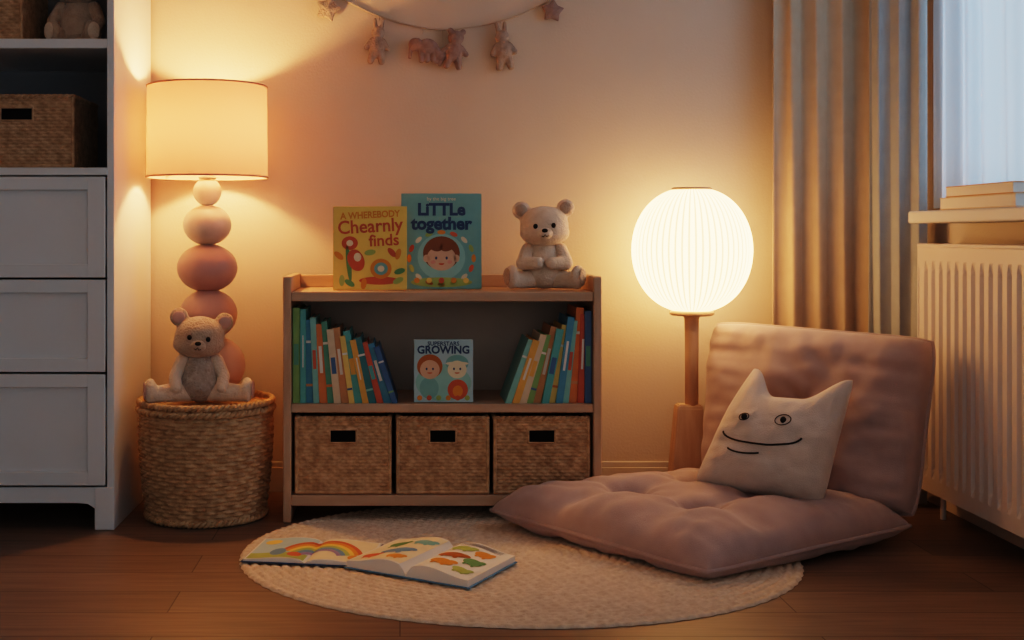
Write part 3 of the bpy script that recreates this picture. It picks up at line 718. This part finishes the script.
# ---------------------------------------------------------------- open books on rug
def open_book(name,loc,w,h,t,rotz,cover,arch=0.016):
    g=group(name,loc,(0,0,rotz))
    def zf(x):
        a=abs(x)/w
        return 0.003+t*(min(1,a*9))**0.6*(1-0.25*a)+arch*math.sin(pi*min(1,a))**1.0*(1-a)*1.2
    n=24;m=6
    for sx,nm in ((-1,'pages_left'),(1,'pages_right')):
        vs=[]
        X=[w*(i/(n-1))**1.4*sx for i in range(n)]
        for j in range(m):
            for x in X: vs.append((x,-h/2+h*j/(m-1),zf(x)))
        for j in range(m):
            for x in X: vs.append((x,-h/2+h*j/(m-1),0.003))
        fs=grid_faces(n,m,0,sx<0)+grid_faces(n,m,n*m,sx>0)
        for i in range(n-1):
            fs.append((i,i+1,n*m+i+1,n*m+i)); a=(m-1)*n; fs.append((a+i,a+i+1,n*m+a+i+1,n*m+a+i))
        for j in range(m-1): fs.append((j*n+n-1,(j+1)*n+n-1,n*m+(j+1)*n+n-1,n*m+j*n+n-1))
        o=mesh_obj(nm,vs,fs,M['paper'],g,False)
        bm=bmesh.new(); bm.from_mesh(o.data); bmesh.ops.recalc_face_normals(bm,faces=bm.faces); bm.to_mesh(o.data); bm.free()
    box('cover',-w-0.006,w+0.006,-h/2-0.006,h/2+0.006,0.0,0.0028,cover,g,0.001)
    def patch(nm,cx,cy,rx,ry,m,lvl=1,a0=0,a1=2*pi,inner=0.0,rot=0):
        vs=[];nn=36;kk=6
        for k in range(kk+1):
            f=inner+(1-inner)*k/kk
            for i in range(nn+1):
                a=a0+(a1-a0)*i/nn; px=rx*f*math.cos(a);py=ry*f*math.sin(a)
                x=cx+px*math.cos(rot)-py*math.sin(rot); y=cy+px*math.sin(rot)+py*math.cos(rot)
                x=max(-w+0.001,min(w-0.001,x)); y=max(-h/2+0.001,min(h/2-0.001,y))
                vs.append((x,y,zf(x)+0.0006*lvl))
        mesh_obj(nm,vs,grid_faces(nn+1,kk+1),m,g,False)
    def rect(nm,x0,x1,y0,y1,m,lvl=1):
        vs=[];a=20
        for j in range(2):
            for i in range(a): 
                x=x0+(x1-x0)*i/(a-1); vs.append((x,(y0,y1)[j],zf(x)+0.0006*lvl))
        mesh_obj(nm,vs,grid_faces(a,2),m,g,False)
    return g,patch,rect
g,patch,rect=open_book('open_book',(-0.240,-0.870,0.0105),0.172,0.225,0.006,-0.16,C['navy'],0.010)
rect('sky_l',-0.166,-0.006,-0.106,0.106,C['sky']); rect('sky_r',0.006,0.166,-0.106,0.106,C['cream'])
rect('grass_l',-0.166,-0.006,-0.106,-0.055,C['lime'],1.5)
for k,c in enumerate(['red','orange','yellow','lime','blue','violet']):
    patch('rainbow_%d'%k,0.03,-0.10,0.125-0.012*k,0.185-0.018*k,C[c],2+k*0.02,0.12*pi,0.88*pi,1-0.012/(0.125-0.012*k))
patch('sun',-0.13,0.06,0.024,0.024,C['yellow'],2.2); patch('figure',-0.09,-0.05,0.022,0.035,C['blue'],2.4); patch('flower',0.13,-0.07,0.02,0.025,C['orange'],2.4); patch('house',-0.04,-0.07,0.02,0.02,C['red'],2.4)
g,patch,rect=open_book('open_book.001',(0.085,-0.990,0.0110),0.182,0.275,0.022,-0.54,C['blue'],0.022)
rect('page_tint_l',-0.176,-0.02,-0.130,0.130,C['cream'])
for k,(a,b,rx,ry,c) in enumerate([(0.06,0.07,0.035,0.020,'lime'),(0.125,0.065,0.024,0.022,'orange'),(0.065,0.0,0.040,0.020,'ginger'),(0.130,-0.01,0.026,0.024,'green'),(0.07,-0.07,0.034,0.022,'orange'),(0.135,-0.085,0.026,0.018,'lime'),
      (-0.06,0.07,0.032,0.022,'teal'),(-0.13,0.05,0.026,0.030,'green'),(-0.09,-0.03,0.045,0.026,'blue'),(-0.06,-0.09,0.025,0.018,'orange'),(-0.14,-0.08,0.024,0.024,'red')]):
    patch('creature_%d'%k,a,b,rx,ry,C[c],2,rot=0.3*math.sin(k)); patch('creature_head_%d'%k,a+rx*0.8,b+ry*0.6,rx*0.38,ry*0.5,C[c],2.4)
    for q in (-0.5,0.4): patch('creature_leg_%d'%k,a+rx*q,b-ry*0.9,rx*0.16,ry*0.5,C[c],2.3)
for k in range(5): rect('text_line_%d'%k,0.03,0.155-0.02*(k%2),0.106+0.005*k,0.108+0.005*k,C['navy'],1.6)

# ---------------------------------------------------------------- garland
g=group('garland',(0.15,-0.02,1.6),absolute=True)
sp_=smooth_pts([(-0.34,-0.004,1.79),(-0.19,-0.005,1.722),(-0.07,-0.005,1.668),(0.06,-0.005,1.632),(0.18,-0.005,1.622),(0.35,-0.005,1.650),(0.48,-0.005,1.70),(0.62,-0.004,1.775)],10)
sweep('cord',sp_,0.0031,M['string'],g)
def zc_at(x): 
    return min(sp_,key=lambda p:abs(p.x-x)).z
def felt(nm,build,x,drop=0.0,rot=0,sc_=1.0,mt=None):
    bm=bmesh.new(); build(bm)
    z=zc_at(x)-drop
    bmesh.ops.transform(bm,matrix=Matrix.Translation((x,-0.022,z))@Matrix.Rotation(rot,4,'Y')@Matrix.Scale(sc_,4),verts=bm.verts)
    o=bm_obj(nm,bm,mt or M['felt'],g); r=o.modifiers.new('r','REMESH'); r.mode='VOXEL'; r.voxel_size=0.0032; r.use_smooth_shade=True
    s=o.modifiers.new('s','SMOOTH'); s.factor=0.5; s.iterations=2
    if drop>0: sweep(nm+'_loop',[(x,-0.008,zc_at(x)),(x+0.0005,-0.020,z-0.004)],0.0015,M['string'],g)
def star(bm):
    pts=[]
    for s in (-1,1):
        pts.append([bm.verts.new(((0.050 if i%2==0 else 0.031)*math.sin(pi*i/5),s*0.007,-0.045+(0.050 if i%2==0 else 0.031)*math.cos(pi*i/5))) for i in range(10)])
    a=bm.verts.new((0,-0.016,-0.045)); b=bm.verts.new((0,0.016,-0.045))
    for i in range(10):
        k=(i+1)%10
        bm.faces.new((a,pts[0][i],pts[0][k])); bm.faces.new((b,pts[1][k],pts[1][i])); bm.faces.new((pts[0][i],pts[1][i],pts[1][k],pts[0][k]))
def bunny(bm):
    add_ell(bm,(0,0,-0.045),(0.022,0.014,0.020)); add_limb(bm,(-0.008,0,-0.035),(-0.014,0,-0.004),0.008,0.006); add_limb(bm,(0.008,0,-0.035),(0.012,0,-0.004),0.008,0.006)
    add_ell(bm,(0,0,-0.090),(0.027,0.016,0.038)); add_limb(bm,(-0.012,0,-0.110),(-0.018,0,-0.138),0.013,0.011); add_limb(bm,(0.012,0,-0.110),(0.018,0,-0.138),0.013,0.011)
    add_limb(bm,(-0.018,0,-0.072),(-0.034,-0.002,-0.095),0.010,0.009); add_limb(bm,(0.018,0,-0.072),(0.034,-0.002,-0.095),0.010,0.009)
def elephant(bm):
    add_ell(bm,(0.012,0,-0.050),(0.036,0.018,0.029)); add_ell(bm,(-0.028,0,-0.040),(0.025,0.016,0.024)); add_ell(bm,(-0.020,-0.010,-0.038),(0.016,0.006,0.020))
    add_limb(bm,(-0.044,0,-0.048),(-0.050,0,-0.085),0.009,0.006)
    for x in (-0.010,0.010,0.034): add_limb(bm,(x,0,-0.06),(x,0,-0.097),0.011,0.010)
    add_limb(bm,(0.045,0,-0.04),(0.054,0,-0.06),0.004,0.004)
def bear(bm):
    add_ell(bm,(0,0,-0.030),(0.026,0.015,0.023)); add_ell(bm,(-0.020,0,-0.010),(0.010,0.007,0.010)); add_ell(bm,(0.020,0,-0.010),(0.010,0.007,0.010))
    add_ell(bm,(0,0,-0.075),(0.028,0.016,0.034)); 
    for s in (-1,1): add_limb(bm,(s*0.02,0,-0.062),(s*0.038,0,-0.080),0.010,0.009); add_limb(bm,(s*0.013,0,-0.098),(s*0.020,0,-0.122),0.013,0.011)
felt('star_1',star,-0.240,0.012,0.3,0.95,M['felt2'])
felt('bunny_1',bunny,-0.072,0.012,0.08,1.08,M['felt2'])
felt('elephant',elephant,0.080,0.02,-0.05,1.0)
felt('bear',bear,0.200,0.0,0.12,1.1)
felt('elephant_2',elephant,0.150,0.06,0.5,0.65)
felt('bunny_2',bunny,0.352,0.005,-0.1,1.15,M['felt2'])
felt('star_2',star,0.537,0.01,0.1,0.85)
for i,(a,b) in enumerate(((-0.34,1.79),(0.62,1.775))): ell('wall_pin_%d'%i,(a,-0.006,b),(0.006,0.006,0.006),M['metal'],g)

# ---------------------------------------------------------------- world + daylight
w=bpy.data.worlds.new('dusk_sky'); sc.world=w; w.use_nodes=True
nt=w.node_tree; bg=nt.nodes['Background']
tc=nt.nodes.new('ShaderNodeTexCoord'); sp=nt.nodes.new('ShaderNodeSeparateXYZ'); nt.links.new(tc.outputs['Generated'],sp.inputs[0])
rp=nt.nodes.new('ShaderNodeValToRGB'); rp.color_ramp.elements[0].position=0.2; rp.color_ramp.elements[1].position=0.75
rp.color_ramp.elements[0].color=(0.262,0.246,0.238,1); rp.color_ramp.elements[1].color=(0.60,0.88,1.12,1)
nt.links.new(sp.outputs['X'],rp.inputs['Fac']); nt.links.new(rp.outputs['Color'],bg.inputs['Color']); bg.inputs['Strength'].default_value=1.7
ad=bpy.data.lights.new('window_daylight','AREA'); ad.shape='RECTANGLE'; ad.size=1.5; ad.size_y=1.4; ad.energy=8; ad.color=(0.60,0.80,1.0)
ao=bpy.data.objects.new('window_daylight',ad); COL.objects.link(ao); ao.location=(2.5,-1.0,1.75); ao.rotation_euler=(0,math.radians(80),0)

# ---------------------------------------------------------------- camera
cd=bpy.data.cameras.new('camera'); cam=bpy.data.objects.new('camera',cd); COL.objects.link(cam)
cam.location=(0,-4.22,0.9); cam.rotation_euler=(pi/2,0,0)
cd.sensor_width=36; cd.lens=36*1200/1024; cd.shift_x=(512-400)/1024; cd.shift_y=-(320-235)/1024
sc.camera=cam
sc.view_settings.view_transform='Filmic'
for lk in ('High Contrast','Filmic - High Contrast'):
    try:
        sc.view_settings.look=lk; break
    except Exception as e: print('look',e)
sc.view_settings.exposure=0.0
